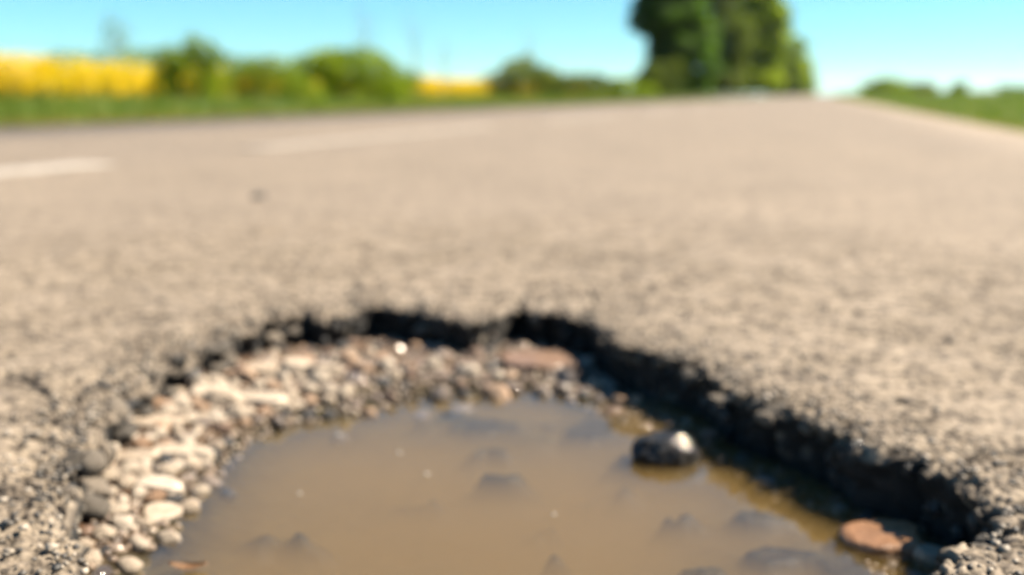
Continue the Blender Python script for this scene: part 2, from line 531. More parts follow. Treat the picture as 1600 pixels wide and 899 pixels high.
    for q in (0.02, 0.08, 0.25, 0.55, 1.0):
        Pq = last + (rect - last) * q
        rows.append(np.stack([Pq[:, 0], Pq[:, 1], zl * (1 - min(1, q * 12))], 1))
        for lst in (brk, gap, det): lst.append(np.zeros(NSEG))
        sto.append(np.full(NSEG, 0.5))
    rows.append(np.stack([rect[:, 0], rect[:, 1], np.full(NSEG, -0.07)], 1))     # broken-off side of the surfacing
    for lst in (gap, det): lst.append(np.zeros(NSEG))
    brk.append(np.full(NSEG, 0.5)); sto.append(np.full(NSEG, 0.5))
    nr = len(rows)
    V = np.concatenate(rows)
    i = np.arange(NSEG); j = (i + 1) % NSEG
    Fq = np.concatenate([np.stack([k * NSEG + i, k * NSEG + j, (k + 1) * NSEG + j, (k + 1) * NSEG + i], 1)[:, ::-1] for k in range(nr - 1)])
    A = {'broken': ('POINT', np.concatenate(brk)), 'gap': ('POINT', np.concatenate(gap)),
         'stone': ('POINT', np.concatenate(sto)), 'detail': ('POINT', np.concatenate(det))}
    me = np_mesh('road', V, Fq, A)
    o = link('road', me, ASPHALT)
    tag(o, kind='structure')
    return o
road = build_road()

# ------------------------------------------------------------------ pothole bed and water
def build_bed():
    xs = np.arange(-0.66, 0.17, 0.0035); ys = np.arange(0.29, 1.20, 0.0035)
    X, Y = np.meshgrid(xs, ys)
    P = np.stack([X.ravel(), Y.ravel()], 1)
    th = np.arctan2(P[:, 1] - CY, P[:, 0] - CX); r = np.hypot(P[:, 0] - CX, P[:, 1] - CY)
    d = shore_sd(P)
    f1, f2, rid = worley(P, 0.011, 33)
    z = bed_z(P) + 0.004 * (0.5 - f1) * sstep(-0.05, 0.02, d) + 0.0025 * (vnoise(P, 0.006, 35) - 0.5)
    out = sstep(0.0, 0.03, r - rim_r(th) - 0.012)
    z = np.minimum(z, -0.02) - out * 0.03
    V = np.stack([P[:, 0], P[:, 1], z], 1)
    nx, ny = len(xs), len(ys)
    a = (np.arange(ny - 1)[:, None] * nx + np.arange(nx - 1)[None]).ravel()
    Fq = np.stack([a, a + 1, a + nx + 1, a + nx], 1)
    wet = 1 - sstep(0.0, 1.0, (d + 0.03 * (fbm(P, 0.03, 37) - 0.5)) / (0.045 + 0.09 * sstep(-0.5, -0.42, P[:, 0]) * sstep(0.75, 0.85, P[:, 1])))
    o = link('pothole_bed', np_mesh('pothole_bed', V, Fq, {'wet': ('POINT', wet)}), BED)
    return tag(o, kind='structure')
bed = build_bed()

def build_water():
    th = np.linspace(-math.pi, math.pi, 160, endpoint=False)
    # wider than the shore; the bed rises through it
    r = rim_r(th) + 0.004
    V = []; F = []
    n = len(th)
    top = np.stack([CX + r * np.cos(th), CY + r * np.sin(th), np.full(n, WATER_Z)], 1)
    bot = top.copy(); bot[:, 2] = -0.11
    bm = bmesh.new()
    tv = [bm.verts.new(p) for p in top]; bv = [bm.verts.new(p) for p in bot]
    bm.faces.new(tv); bm.faces.new(bv[::-1])
    for i in range(n):
        j = (i + 1) % n
        bm.faces.new((tv[i], bv[i], bv[j], tv[j]))
    bmesh.ops.recalc_face_normals(bm, faces=bm.faces)
    me = bpy.data.meshes.new('puddle_water'); bm.to_mesh(me); bm.free()
    return tag(link('puddle_water', me, WATER), kind='structure')
water = build_water()

# ------------------------------------------------------------------ stones
def hull_mesh(name, seed, n=26, flat=0.7, lumps=0.18, sub=0):
    r = random.Random(seed)
    bm = bmesh.new()
    for k in range(n):
        zz = 1 - 2 * (k + 0.5) / n
        a = k * 2.399963 + r.uniform(-.3, .3)
        q = math.sqrt(1 - zz * zz)
        s = 1 + r.uniform(-lumps, lumps)
        bm.verts.new((q * math.cos(a) * s, q * math.sin(a) * s, zz * s))
    bmesh.ops.convex_hull(bm, input=bm.verts)
    bmesh.ops.delete(bm, geom=[v for v in bm.verts if not v.link_faces], context='VERTS')
    bmesh.ops.triangulate(bm, faces=bm.faces)
    bmesh.ops.recalc_face_normals(bm, faces=bm.faces)
    for f in bm.faces: f.smooth = True
    me = bpy.data.meshes.new(name); bm.to_mesh(me); bm.free()
    return me

def rough_rock(name, seed, dims, sub=3, cell=0.012, amp=0.18, flat_top=0.0):
    """a single irregular rock, dims = half sizes in metres"""
    bm = bmesh.new()
    bmesh.ops.create_icosphere(bm, subdivisions=sub, radius=1)
    V = np.array([v.co[:] for v in bm.verts])
    Q = V + seed * 7.3
    k = 1 + amp * 2 * (fbm(Q, 0.9, seed, 3) - 0.5) * 1.6
    f1, f2, _ = worley(V * np.array(dims) + seed, cell, seed)
    k += 0.22 * (0.6 - f1)
    W = V * k[:, None]
    if flat_top: W[:, 2] = np.minimum(W[:, 2], flat_top + 0.12 * (fbm(Q, 0.5, seed + 3) - 0.5))
    W *= np.array(dims)
    for v, c in zip(bm.verts, W): v.co = c
    for f in bm.faces: f.smooth = True
    me = bpy.data.meshes.new(name); bm.to_mesh(me); bm.free()
    return me

BASE = [hull_mesh('stone', s, 20 + s, lumps=0.18 + 0.03 * (s % 4)) for s in range(10)]
for b_ in BASE:
    if BASE.index(b_) % 3: b_.polygons.foreach_set('use_smooth', [False] * len(b_.polygons))
_mm = {}
def shared(base_i, mat):
    k = (base_i, mat.name)
    if k not in _mm:
        me = BASE[base_i].copy(); me.materials.clear(); me.materials.append(mat); _mm[k] = me
    return _mm[k]

TABLE = [(-0.535,0.868,0.034,0.032,'slab'),(-0.538,0.792,0.05,0.018,'slab'),(-0.552,0.707,0.0564,0.018,'slab'),(-0.488,0.664,0.0395,0.02,'slab'),
(-0.511,0.633,0.0282,0.0169,'slab'),(-0.464,0.597,0.0298,0.0183,'slab'),(-0.434,0.591,0.0179,0.0123,'pale'),(-0.441,0.566,0.0344,0.0101,'slab'),
(-0.417,0.545,0.0185,0.011,'pale'),(-0.423,0.52,0.0171,0.0107,'pale'),(-0.413,0.497,0.0173,0.0123,'pale'),(-0.445,0.622,0.0148,0.0109,'pale'),
(-0.555,0.671,0.0245,0.012,'pale'),(-0.439,0.543,0.0169,0.008,'pale'),(-0.513,0.725,0.017,0.0114,'grey'),(-0.449,0.641,0.0202,0.0111,'grey'),
(-0.537,0.7,0.0223,0.0111,'tan'),(-0.496,0.729,0.0193,0.0125,'brown'),(-0.47,0.676,0.0191,0.0138,'dark'),(-0.43,0.637,0.015,0.011,'dark'),
(-0.432,0.942,0.0192,0.0178,'pale'),(-0.434,0.846,0.0157,0.0175,'pale'),(-0.387,0.966,0.0207,0.0207,'pale'),(-0.35,0.966,0.0273,0.0171,'pale'),
(-0.451,1.016,0.0183,0.0183,'tan'),(-0.303,0.932,0.0294,0.0229,'tan'),(-0.446,0.918,0.0168,0.0148,'tan'),(-0.405,0.838,0.0172,0.0154,'tan'),
(-0.409,0.788,0.0176,0.0147,'grey'),(-0.438,1.04,0.0186,0.0149,'tan'),(-0.361,1.03,0.0221,0.0177,'brown'),(-0.356,0.904,0.0226,0.0207,'grey'),
(-0.357,0.859,0.0186,0.0155,'grey'),(-0.329,0.895,0.0255,0.0127,'grey'),(-0.468,0.84,0.0189,0.0138,'pale'),(-0.289,1.03,0.0788,0.0244,'brown'),
(-0.248,1.02,0.0212,0.0141,'brown'),(-0.181,0.943,0.016,0.0191,'tan'),(-0.165,0.957,0.0143,0.0143,'tan'),(-0.107,0.905,0.012,0.0132,'pale'),
(-0.12,0.894,0.0149,0.0119,'tan'),(-0.397,0.923,0.0173,0.0146,'brown'),(-0.436,0.814,0.0182,0.0122,'dark'),(-0.498,0.919,0.015,0.0136,'grey'),
(-0.242,0.96,0.0198,0.0132,'grey'),(-0.259,0.95,0.0171,0.0131,'grey'),(-0.2,0.939,0.0115,0.0115,'grey'),(-0.331,0.862,0.016,0.0099,'dark'),
(-0.397,0.875,0.0153,0.014,'brown'),(-0.019,0.81,0.0132,0.0095,'brown'),(0.058,0.689,0.0494,0.0203,'orange'),(0.084,0.672,0.0196,0.0153,'pale'),
(0.089,0.66,0.01,0.0084,'tan'),(0.026,0.763,0.0147,0.0088,'brown'),(-0.066,0.824,0.0131,0.0076,'brown'),
(-0.505,0.885,0.034,0.034,'slab'),(-0.478,0.888,0.030,0.032,'slab'),(-0.53,0.775,0.03,0.022,'pale'),(-0.50,0.76,0.022,0.015,'pale'),(-0.57,0.74,0.03,0.016,'tan'),(-0.475,0.62,0.02,0.014,'pale'),
(-0.455,0.58,0.018,0.012,'tan'),(-0.545,0.845,0.03,0.018,'tan'),(-0.47,0.862,0.022,0.018,'pale'),(-0.52,0.92,0.035,0.018,'tan'),(-0.48,0.95,0.03,0.016,'tan'),(-0.492,0.802,0.046,0.017,'slab')]
# the larger loose stones are things of their own
BIG = {0: 'leftmost of three bright pale stones side by side below the far left rim',
       55: 'middle of three bright pale stones side by side below the far left rim',
       56: 'rightmost of three bright pale stones side by side below the far left rim',
       1: 'flat pale slab against the left rim in front of three bright pale stones',
       66: 'flat pale slab nearer the water in front of three bright pale stones',
       2: 'pale flat stone lying under the left rim below the flat slabs',
       3: 'wide pale stone between the left gravel and the brown water',
       4: 'small blunt pale stone close under the left rim',
       5: 'chunky pale stone in the middle of the left gravel bank',
       7: 'narrow flat pale stone low on the left gravel bank',
       35: 'long brownish stone slab under the dark far wall of the pothole',
       50: 'orange brown sandstone lump at the right edge of the puddle',
       51: 'cream stone wedged beside the orange lump at the right wall'}
placed = []
for i, (x, y, wd, ht, kind) in enumerate(TABLE):
    rr = random.Random(100 + i)
    hz = max(0.35 * ht, min(0.6 * ht, 0.5 * ht))
    dp = wd * rr.uniform(0.55, 0.8)
    if kind == 'slab': dp = wd * rr.uniform(0.5, 0.7); hz = 0.5 * ht
    zb = bed_at(x, y)
    placed.append((x, y, wd * 0.5))
    if i in BIG:
        me = rough_rock('loose_stone', 30 + i, (wd * 0.55, dp * 0.55, hz * 1.15), 4, 0.014, 0.34, 0.42)
        o = link('loose_stone', me, MATS[kind])
        tag(o, BIG[i], 'stone', 'larger stones lying in the pothole')
    else:
        o = link('stone', shared(i % 10, MATS[kind]), None, bed)
        o.scale = (wd * 0.5, dp * 0.5, hz)
    if i in (50, 51, 52): zb = WATER_Z
    o.location = (x, y, zb + hz * (0.2 if i in BIG else 0.5))
    o.rotation_euler = (rr.uniform(-.15, .15), rr.uniform(-.15, .15), math.radians(17) + rr.uniform(-.4, .4))

# random pebbles over the bank, each one a piece of the bed
def bank_points(n, seed, dmin=-0.004, dmax=0.5):
    r = np.random.default_rng(seed)
    out = []
    while len(out) < n:
        P = np.stack([r.uniform(-0.64, 0.14, 4000), r.uniform(0.36, 1.16, 4000)], 1)
        th = np.arctan2(P[:, 1] - CY, P[:, 0] - CX); rad = np.hypot(P[:, 0] - CX, P[:, 1] - CY)
        ok = (rad < rim_r(th) - 0.004) & (P[:, 1] > 0.43)
        d = shore_sd(P)
        ok &= (d > dmin) & (d < dmax)
        out += [tuple(p) + (dd,) for p, dd in zip(P[ok], d[ok])]
    return out[:n]
cnt = 0
for x, y, d in [q for q in bank_points(1500, 15, 0.012) if q[0] < -0.43 and q[1] < 0.86]:
    if cnt >= 75: break
    rr = random.Random(int((x + 5) * 1e6))
    s = rr.uniform(0.0065, 0.0105)
    if any((x - a) ** 2 + (y - b) ** 2 < (s * 0.7 + c * 0.7) ** 2 for a, b, c in placed): continue
    placed.append((x, y, s))
    o = link('stone', shared(rr.randrange(10), PALE if rr.random() < 0.8 else TAN), None, bed)
    o.scale = (s, s * rr.uniform(.6, .9), s * rr.uniform(.5, .75))
    o.location = (x, y, bed_at(x, y) + o.scale[2] * rr.uniform(0.2, 0.5))
    o.rotation_euler = (rr.uniform(-.3, .3), rr.uniform(-.3, .3), rr.uniform(0, 6.3))
    cnt += 1
cnt = 0
for x, y, d in bank_points(2600, 5):
    if cnt >= 215: break
    rr = random.Random(int((x + 5) * 1e6))
    s = rr.uniform(0.0048, 0.009) if rr.random() < 0.7 else rr.uniform(0.009, 0.0125)
    if any((x - a) ** 2 + (y - b) ** 2 < (s * 0.8 + c * 0.75) ** 2 for a, b, c in placed): continue
    placed.append((x, y, s))
    u = rr.random()
    if y > 0.8 and x > -0.47: mt = WETTAN if u < 0.4 else (BROWN if u < 0.62 else (DARK if u < 0.8 else (GREY if u < 0.88 else (PALE if u < 0.95 else TAN))))
    elif d < 0.022: mt = WETTAN if u < 0.6 else (DARK if u < 0.8 else GREY)
    else: mt = PALE if u < (0.4 if x < -0.45 else 0.15) else (GREY if u < 0.42 else (BROWN if u < 0.66 else (TAN if u < 0.8 else DARK)))
    o = link('stone', shared(rr.choice((0, 3, 6, 9)) if d < 0.022 else rr.randrange(10), mt), None, bed)
    o.scale = (s, s * rr.uniform(.65, .95), s * rr.uniform(.5, .8))
    o.location = (x, y, bed_at(x, y) + o.scale[2] * rr.uniform(0.05, 0.5))
    o.rotation_euler = (rr.uniform(-.3, .3), rr.uniform(-.3, .3), rr.uniform(0, 6.3))
    cnt += 1

def scatter_stuff(name, pts, sizes, parent, mat, label=None, zf=None, seed=3, tone=None):
    protos = []
    for s in range(6):
        me = hull_mesh('tmp', 50 + s, 12, lumps=0.25)
        v = np.array([q.co[:] for q in me.vertices]); f = np.array([p.vertices[:] for p in me.polygons])
        protos.append((v, f)); bpy.data.meshes.remove(me)
    r = np.random.default_rng(seed)
    VV = []; FF = []; TT = []; off = 0
    for (p, s) in zip(pts, sizes):
        v, f = protos[r.integers(6)]
        a = r.uniform(0, 6.28); c, sn = math.cos(a), math.sin(a)
        sc = np.array([1, r.uniform(.6, .95), r.uniform(.5, .85)]) * s
        q = v * sc
        q = np.stack([q[:, 0] * c - q[:, 1] * sn, q[:, 0] * sn + q[:, 1] * c, q[:, 2]], 1) + np.array(p)
        VV.append(q); FF.append(f + off); off += len(v)
        TT.append(np.full(len(v), r.random()))
    me = np_mesh(name, np.concatenate(VV), np.concatenate(FF), {'tone': ('POINT', np.concatenate(TT))})
    o = link(name, me, mat, parent)
    return tag(o, label, kind='stuff')
GRAV = gravel_mat('fine gravel', [(0, (0.0165, 0.0154, 0.0143)), (0.3, (0.0715, 0.0495, 0.0341)), (0.6, (0.132, 0.0935, 0.06325)), (0.85, (0.198, 0.154, 0.1155)), (1, (0.3025, 0.253, 0.198))], 0.35)
bp = bank_points(4200, 9, -0.006)
zz = bed_z(np.array([q[:2] for q in bp]))
sz = RNG.uniform(0.0016, 0.0042, len(bp))
scatter_stuff('fine_gravel', [(q[0], q[1], z + 0.3 * s) for q, z, s in zip(bp, zz, sz)], sz, bed, GRAV)

# bitumen-coated stones standing out of the broken edge (pieces of the road)
for k in range(170):
    rr = random.Random(900 + k)
    a = rr.uniform(-math.pi, math.pi)
    if -2.4 < a < -0.9: continue
    r = float(rim_r(a))
    s = rr.uniform(0.004, 0.0085)
    v = rr.uniform(0.1, 0.95) ** 0.8
    o = link('stone', shared(rr.randrange(10), DARK if rr.random() < 0.94 else GREY), None, road)
    o.scale = (s, s * rr.uniform(.7, 1), s * rr.uniform(.6, .9))
    o.location = (CX + (r + 0.004) * math.cos(a), CY + (r + 0.004) * math.sin(a), -0.004 - 0.04 * v)
    o.rotation_euler = (rr.uniform(0, 6), rr.uniform(0, 6), rr.uniform(0, 6))

LUMP = stone_mat('broken asphalt lump', [(0, (0.0275, 0.02585, 0.02365)), (0.5, (0.0715, 0.06325, 0.05225)), (1, (0.132, 0.1128, 0.09075))], 0.85)
lumps = [rough_rock('asphalt_lump', 140 + k, (1, 1, 0.8), 3, 0.5, 0.3) for k in range(6)]
for k in range(100):
    rr = random.Random(1500 + k)
    if k < 40: a = math.radians(rr.uniform(118, 235))
    else: a = math.radians(rr.uniform(-42, 118))
    r = float(rim_r(a))
    s = rr.uniform(0.006, 0.014) if k < 40 else rr.uniform(0.005, 0.010)
    off = rr.uniform(-0.012, 0.028) if k < 40 else rr.uniform(-0.006, 0.009)
    o = link('asphalt_lump', lumps[k % 6], LUMP, road)
    o.scale = (s, s * rr.uniform(.7, 1), s * rr.uniform(.6, .9))
    o.location = (CX + (r + off) * math.cos(a), CY + (r + off) * math.sin(a), -0.003 - s * 0.75 - (0.016 if off < 0 and k < 40 else (0.006 if off < 0 else 0.0)))
    o.rotation_euler = (rr.uniform(-.6, .6), rr.uniform(-.6, .6), rr.uniform(0, 6))

# crumbs of grit on the road round the hole
CR = gravel_mat('asphalt grit', [(0, (0.0165, 0.0165, 0.0165)), (0.35, (0.0605, 0.0539, 0.04675)), (0.7, (0.154, 0.132, 0.1045)), (1, (0.253, 0.22, 0.1815))])
pts = []; szs = []
r = np.random.default_rng(77)
while len(pts) < 2600:
    a = r.uniform(-math.pi, math.pi); d = r.exponential(0.06) + 0.001
    if r.random() < 0.25: d = r.uniform(0, 0.5)
    R = float(rim_r(a)) + d
    x, y = CX + R * math.cos(a), CY + R * math.sin(a)
    if y < 0.33 or d > 0.55: continue
    s = r.uniform(0.0010, 0.0026) if r.random() < 0.9 else r.uniform(0.0026, 0.0042)
    pts.append((x, y, s * 0.2 - 0.0006 - 0.004 * math.exp(-d / 0.007))); szs.append(s)
tag(scatter_stuff('asphalt_grit', pts, szs, None, CR, seed=8), 'loose grit and crumbs scattered on the asphalt around the pothole', 'grit')

# things in the puddle
o = link('wet_rock', rough_rock('wet_rock', 5, (0.028, 0.021, 0.0185), 5, 0.0075, 0.16), WETROCK)
o.location = (-0.111, 0.806, WATER_Z + 0.002); o.rotation_euler = (0, 0.05, math.radians(17))
tag(o, 'dark glistening wet rock standing out of the puddle near the right wall', 'rock')
def leaf_shape(name, L, W, mat, curl=0.25):
    bm = bmesh.new()
    n = 7
    rows = []
    for i in range(n + 1):
        u = i / n
        wd = W * math.sin(math.pi * min(0.98, u * 0.94 + 0.03)) ** 0.8 * (1 - 0.25 * u)
        rows.append([bm.verts.new((L * (u - 0.5), s * wd * 0.5, curl * L * ((u - 0.5) ** 2) + abs(s) * 0.12 * W)) for s in (-1, -0.5, 0, 0.5, 1)])
    for i in range(n):
        for j in range(4): bm.faces.new((rows[i][j], rows[i + 1][j], rows[i + 1][j + 1], rows[i][j + 1]))
    bmesh.ops.solidify(bm, geom=bm.faces[:], thickness=0.0006)
    for f in bm.faces: f.smooth = True
    me = bpy.data.meshes.new(name); bm.to_mesh(me); bm.free()
    return link(name, me, mat)
YEL = simple('yellow leaf', [(0.3, (0.198, 0.143, 0.011)), (0.7, (0.275, 0.22, 0.0275))], 120, 0.5)
BRL = simple('brown leaf', [(0.3, (0.143, 0.0715, 0.033)), (0.7, (0.231, 0.1375, 0.0715))], 120, 0.6)
lf = leaf_shape('fallen_leaf', 0.030, 0.013, YEL); lf.location = (-0.453, 0.806, WATER_Z + 0.004); lf.rotation_euler = (0.15, -0.1, 0.3)
tag(lf, 'small yellow leaf lying at the water edge of the far gravel', 'leaf', 'fallen leaves in the pothole')
lf = leaf_shape('fallen_leaf', 0.024, 0.011, BRL, 0.5); lf.location = (-0.376, 0.508, WATER_Z + 0.002); lf.rotation_euler = (0.05, 0.1, 0.5)
tag(lf, 'curled brown leaf floating at the near left shore of the puddle', 'leaf', 'fallen leaves in the pothole')
FOAM = simple('foam', [(0.3, (0.275, 0.264, 0.231)), (0.7, (0.33, 0.319, 0.286))], 50, 0.3)
for k, (x, y, s, lab) in enumerate([(-0.332,.747,.0034,'tiny white foam fleck on the water left of the middle'), (-0.291,.708,.0036,'tiny white foam fleck on the water nearest the puddle middle'),
                                    (-0.173,.662,.003,'tiny white foam fleck on the water below the wet rock'), (-0.37,.642,.0028,'tiny white foam fleck on the water near the left shore'),
                                    (-0.403,.773,.004,'tiny white foam fleck on the water under the far gravel')]):
    me = rough_rock('foam_fleck', 80 + k, (s * 0.6, s * 0.4, 0.0008), 2, 0.003, 0.3)
    q = link('foam_fleck', me, FOAM); q.location = (x, y, WATER_Z + 0.0004)
    tag(q, lab, 'foam', 'foam flecks floating on the puddle')

q = link('asphalt_crumb', rough_rock('asphalt_crumb', 91, (0.02, 0.017, 0.009), 2, 0.01, 0.25), DARK)
q.location = (-1.315, 2.15, 0.004)
tag(q, 'dark crumb of asphalt lying alone on the road beyond the pothole', 'crumb')

# ------------------------------------------------------------------ lane dashes
def paint_mat(white):
    m, t, b = new_mat('worn road paint')
    n1 = noise(t, 14, 6, 0.7)
    c = ramp(t, n1, [(0.40, (0.1815, 0.1568, 0.1293)), (0.58, white)])
    t.links.new(c, b.inputs['Base Color']); b.inputs['Roughness'].default_value = 0.7
    return m
PAINT = paint_mat((0.32, 0.30, 0.27))
FADED = paint_mat((0.212, 0.188, 0.16))
def dash(y0, y1):
    ys = np.linspace(y0, y1, 40)
    x0 = -2.62 + 0.012 * (fbm(np.stack([ys, ys * 0], 1), 0.2, 5) - 0.5); x1 = -2.46 + 0.012 * (fbm(np.stack([ys, ys * 0 + 3], 1), 0.2, 6) - 0.5)
    n = len(ys)
    V = np.concatenate([np.stack([x0, ys, np.full(n, 0.0045)], 1), np.stack([x1, ys, np.full(n, 0.0045)], 1),
                        np.stack([x0, ys, np.full(n, -0.002)], 1), np.stack([x1, ys, np.full(n, -0.002)], 1)])
    i = np.arange(n - 1)
    F = np.concatenate([np.stack([i, i + n, i + n + 1, i + 1], 1), np.stack([i + 2 * n, i, i + 1, i + 1 + 2 * n], 1), np.stack([i + n, i + 3 * n, i + 1 + 3 * n, i + 1 + n], 1),
                        np.array([[0, 2 * n, 3 * n, n], [n - 1, 2 * n - 1, 4 * n - 1, 3 * n - 1]])])
    me = np_mesh('lane_dash', V, F, smooth=False)
    tag(link('lane_dash', me, PAINT if y0 < 1 else FADED), kind='structure')
for y0, y1 in [(0.2, 3.05), (4.1, 7.6), (9.2, 12.7), (14.5, 18), (20, 23.5), (26, 29.5), (32, 35.5), (38, 41.5)]: dash(y0, y1)

# ------------------------------------------------------------------ ground
def ground():
    xs = np.array([-9000, -3000, -1000, -300, -120, -60, -30, -20, -14, -12, -10, -9, -8, -7, -6.6, -6.3, -6.12, -6.05, -3, 1.2, 1.26, 1.32, 1.5, 1.8, 2.4, 3.2, 4.5, 6, 8, 12, 20, 40, 80, 200, 800, 3000, 9000.])
    ys = np.array([-300, -60, -20, -8, -4, 0, 2, 4, 6, 8, 10, 12, 14, 17, 20, 24, 28, 33, 38, 45, 55, 70, 90, 120, 160, 220, 320, 500, 900, 2000, 4000, 9000.])
    X, Y = np.meshgrid(xs, ys)
    P = np.stack([X.ravel(), Y.ravel()], 1)
    z = -0.035 + 0.07 * (fbm(P, 2.5, 91) - 0.5)
    z = np.where((P[:, 0] > -6.3) & (P[:, 0] < 1.5), -0.02, z)
    z = np.where((P[:, 0] > -6.08) & (P[:, 0] < 1.28), -0.3, z)
    V = np.stack([P[:, 0], P[:, 1], z], 1)
    nx, ny = len(xs), len(ys)
    a = (np.arange(ny - 1)[:, None] * nx + np.arange(nx - 1)[None]).ravel()
    Fq = np.stack([a, a + 1, a + nx + 1, a + nx], 1)
    m = simple('verge soil and grass', [(0.3, (0.033, 0.054, 0.0084)), (0.55, (0.051, 0.072, 0.0108)), (0.8, (0.078, 0.072, 0.021))], 1.3)
    tag(link('ground', np_mesh('ground', V, Fq, smooth=False), m), kind='structure')
ground()

# ------------------------------------------------------------------ grass, crop
def blades(name, P, H, W, lean, mat, seed):
    """one three-cornered blade a point, bent over once"""
    r = np.random.default_rng(seed)
    n = len(P)
    a = r.uniform(0, 2 * math.pi, n); d = np.stack([np.cos(a), np.sin(a), np.zeros(n)], 1)
    s = np.stack([-np.sin(a), np.cos(a), np.zeros(n)], 1)
    up = np.array([0, 0, 1.0])
    le = (lean * r.uniform(0.2, 1.2, n))[:, None]
    b0 = P - s * W[:, None] * 0.5; b1 = P + s * W[:, None] * 0.5
    mid = P + up * (H * 0.55)[:, None] + d * le * H[:, None] * 0.3
    m0 = mid - s * W[:, None] * 0.4; m1 = mid + s * W[:, None] * 0.4
    tip = P + up * H[:, None] * (1 - 0.25 * le) + d * le * H[:, None]
    V = np.stack([b0, b1, m1, m0, tip], 1).reshape(-1, 3)
    k = np.arange(n) * 5
    F = np.concatenate([np.stack([k, k + 1, k + 2], 1), np.stack([k, k + 2, k + 3], 1), np.stack([k + 3, k + 2, k + 4], 1)])
    tone = np.repeat(r.random(n), 5)
    return link(name, np_mesh(name, V, F, {'tone': ('POINT', tone)}), mat)
GRASS = leaf_mat('verge grass', [(0, (0.04, 0.09, 0.008)), (0.5, (0.08, 0.145, 0.012)), (0.85, (0.13, 0.175, 0.02)), (1, (0.2, 0.17, 0.04))], 0.4, 0.7)
DRY = leaf_mat('dry grass', [(0, (0.0868, 0.0992, 0.0124)), (0.4, (0.186, 0.1488, 0.0248)), (1, (0.2852, 0.2046, 0.0558))], 0.3, 1.5)
def strip(x0, x1, y0, y1, n, seed, fall=1.6):
    r = np.random.default_rng(seed)
    y = y0 + (y1 - y0) * r.random(n) ** fall
    x = x0 + (x1 - x0) * r.random(n)
    return np.stack([x, y, np.full(n, -0.05)], 1)
P = strip(-13.5, -6.15, 3, 70, 70000, 1)
dist = (-6.15 - P[:, 0])
H = (0.06 + 0.17 * sstep(0.1, 1.2, dist)) * (0.6 + 0.8 * vnoise(P[:, :2], 0.8, 5)) * RNG.uniform(0.6, 1.25, len(P)) + 0.05
g = blades('verge_grass', P, H, 0.006 + 0.00045 * P[:, 1], 0.6, GRASS, 2)
tag(g, 'green grass verge along the left side of the road', 'grass', kind='stuff')
P = strip(-7.1, -6.02, 3, 90, 30000, 3)
g = blades('dry_grass', P, RNG.uniform(0.06, 0.13, len(P)), 0.006 + 0.0005 * P[:, 1], 0.8, DRY, 4)
tag(g, 'dry yellowish grass fringe along the left road edge', 'grass', kind='stuff')
P = np.concatenate([strip(1.4, 14, 2.5, 90, 70000, 5, 1.8), strip(1.30, 4, 2.5, 60, 60000, 55, 1.6), strip(1.4, 30, 60, 320, 26000, 56, 1.4)])
dist = P[:, 0] - 1.3
H = (0.05 + 0.13 * sstep(0.05, 1.0, dist)) * (0.6 + 0.8 * vnoise(P[:, :2], 0.8, 6)) * RNG.uniform(0.6, 1.25, len(P)) + 0.05
H = H * (1 + 1.6 * sstep(40, 110, P[:, 1]))
g = blades('verge_grass', P, H, 0.006 + 0.00045 * P[:, 1], 0.6, GRASS, 6)
tag(g, 'green grass verge along the right side of the road', 'grass', kind='stuff')
P = strip(1.24, 1.42, 2.5, 60, 6000, 7)
g = blades('dry_grass', P, RNG.uniform(0.04, 0.10, len(P)), 0.006 + 0.0005 * P[:, 1], 0.8, DRY, 8)
tag(g, 'dry yellowish grass fringe along the right road edge', 'grass', kind='stuff')

def leaf_cloud(P, S, tone, seed, name, mat, parent=None, flat=0.0):
    r = np.random.default_rng(seed)
    n = len(P)
    A = r.normal(size=(n, 3)); A[:, 2] *= 0.45; A /= np.linalg.norm(A, axis=1)[:, None]
    Bv = r.normal(size=(n, 3)); Bv[:, 2] *= 0.45; Bv -= (Bv * A).sum(1)[:, None] * A; Bv /= np.linalg.norm(Bv, axis=1)[:, None]
    Nn = np.cross(A, Bv)
    S = S[:, None]
    V = np.stack([P - A * S, P + Bv * S * 0.55 + Nn * S * 0.15, P + A * S, P - Bv * S * 0.55 + Nn * S * 0.15], 1).reshape(-1, 3)
    k = np.arange(n) * 4
    F = np.stack([k, k + 1, k + 2, k + 3], 1)
    me = np_mesh(name, V, F, {'tone': ('POINT', np.repeat(tone, 4))}, smooth=False)
    return link(name, me, mat, parent)

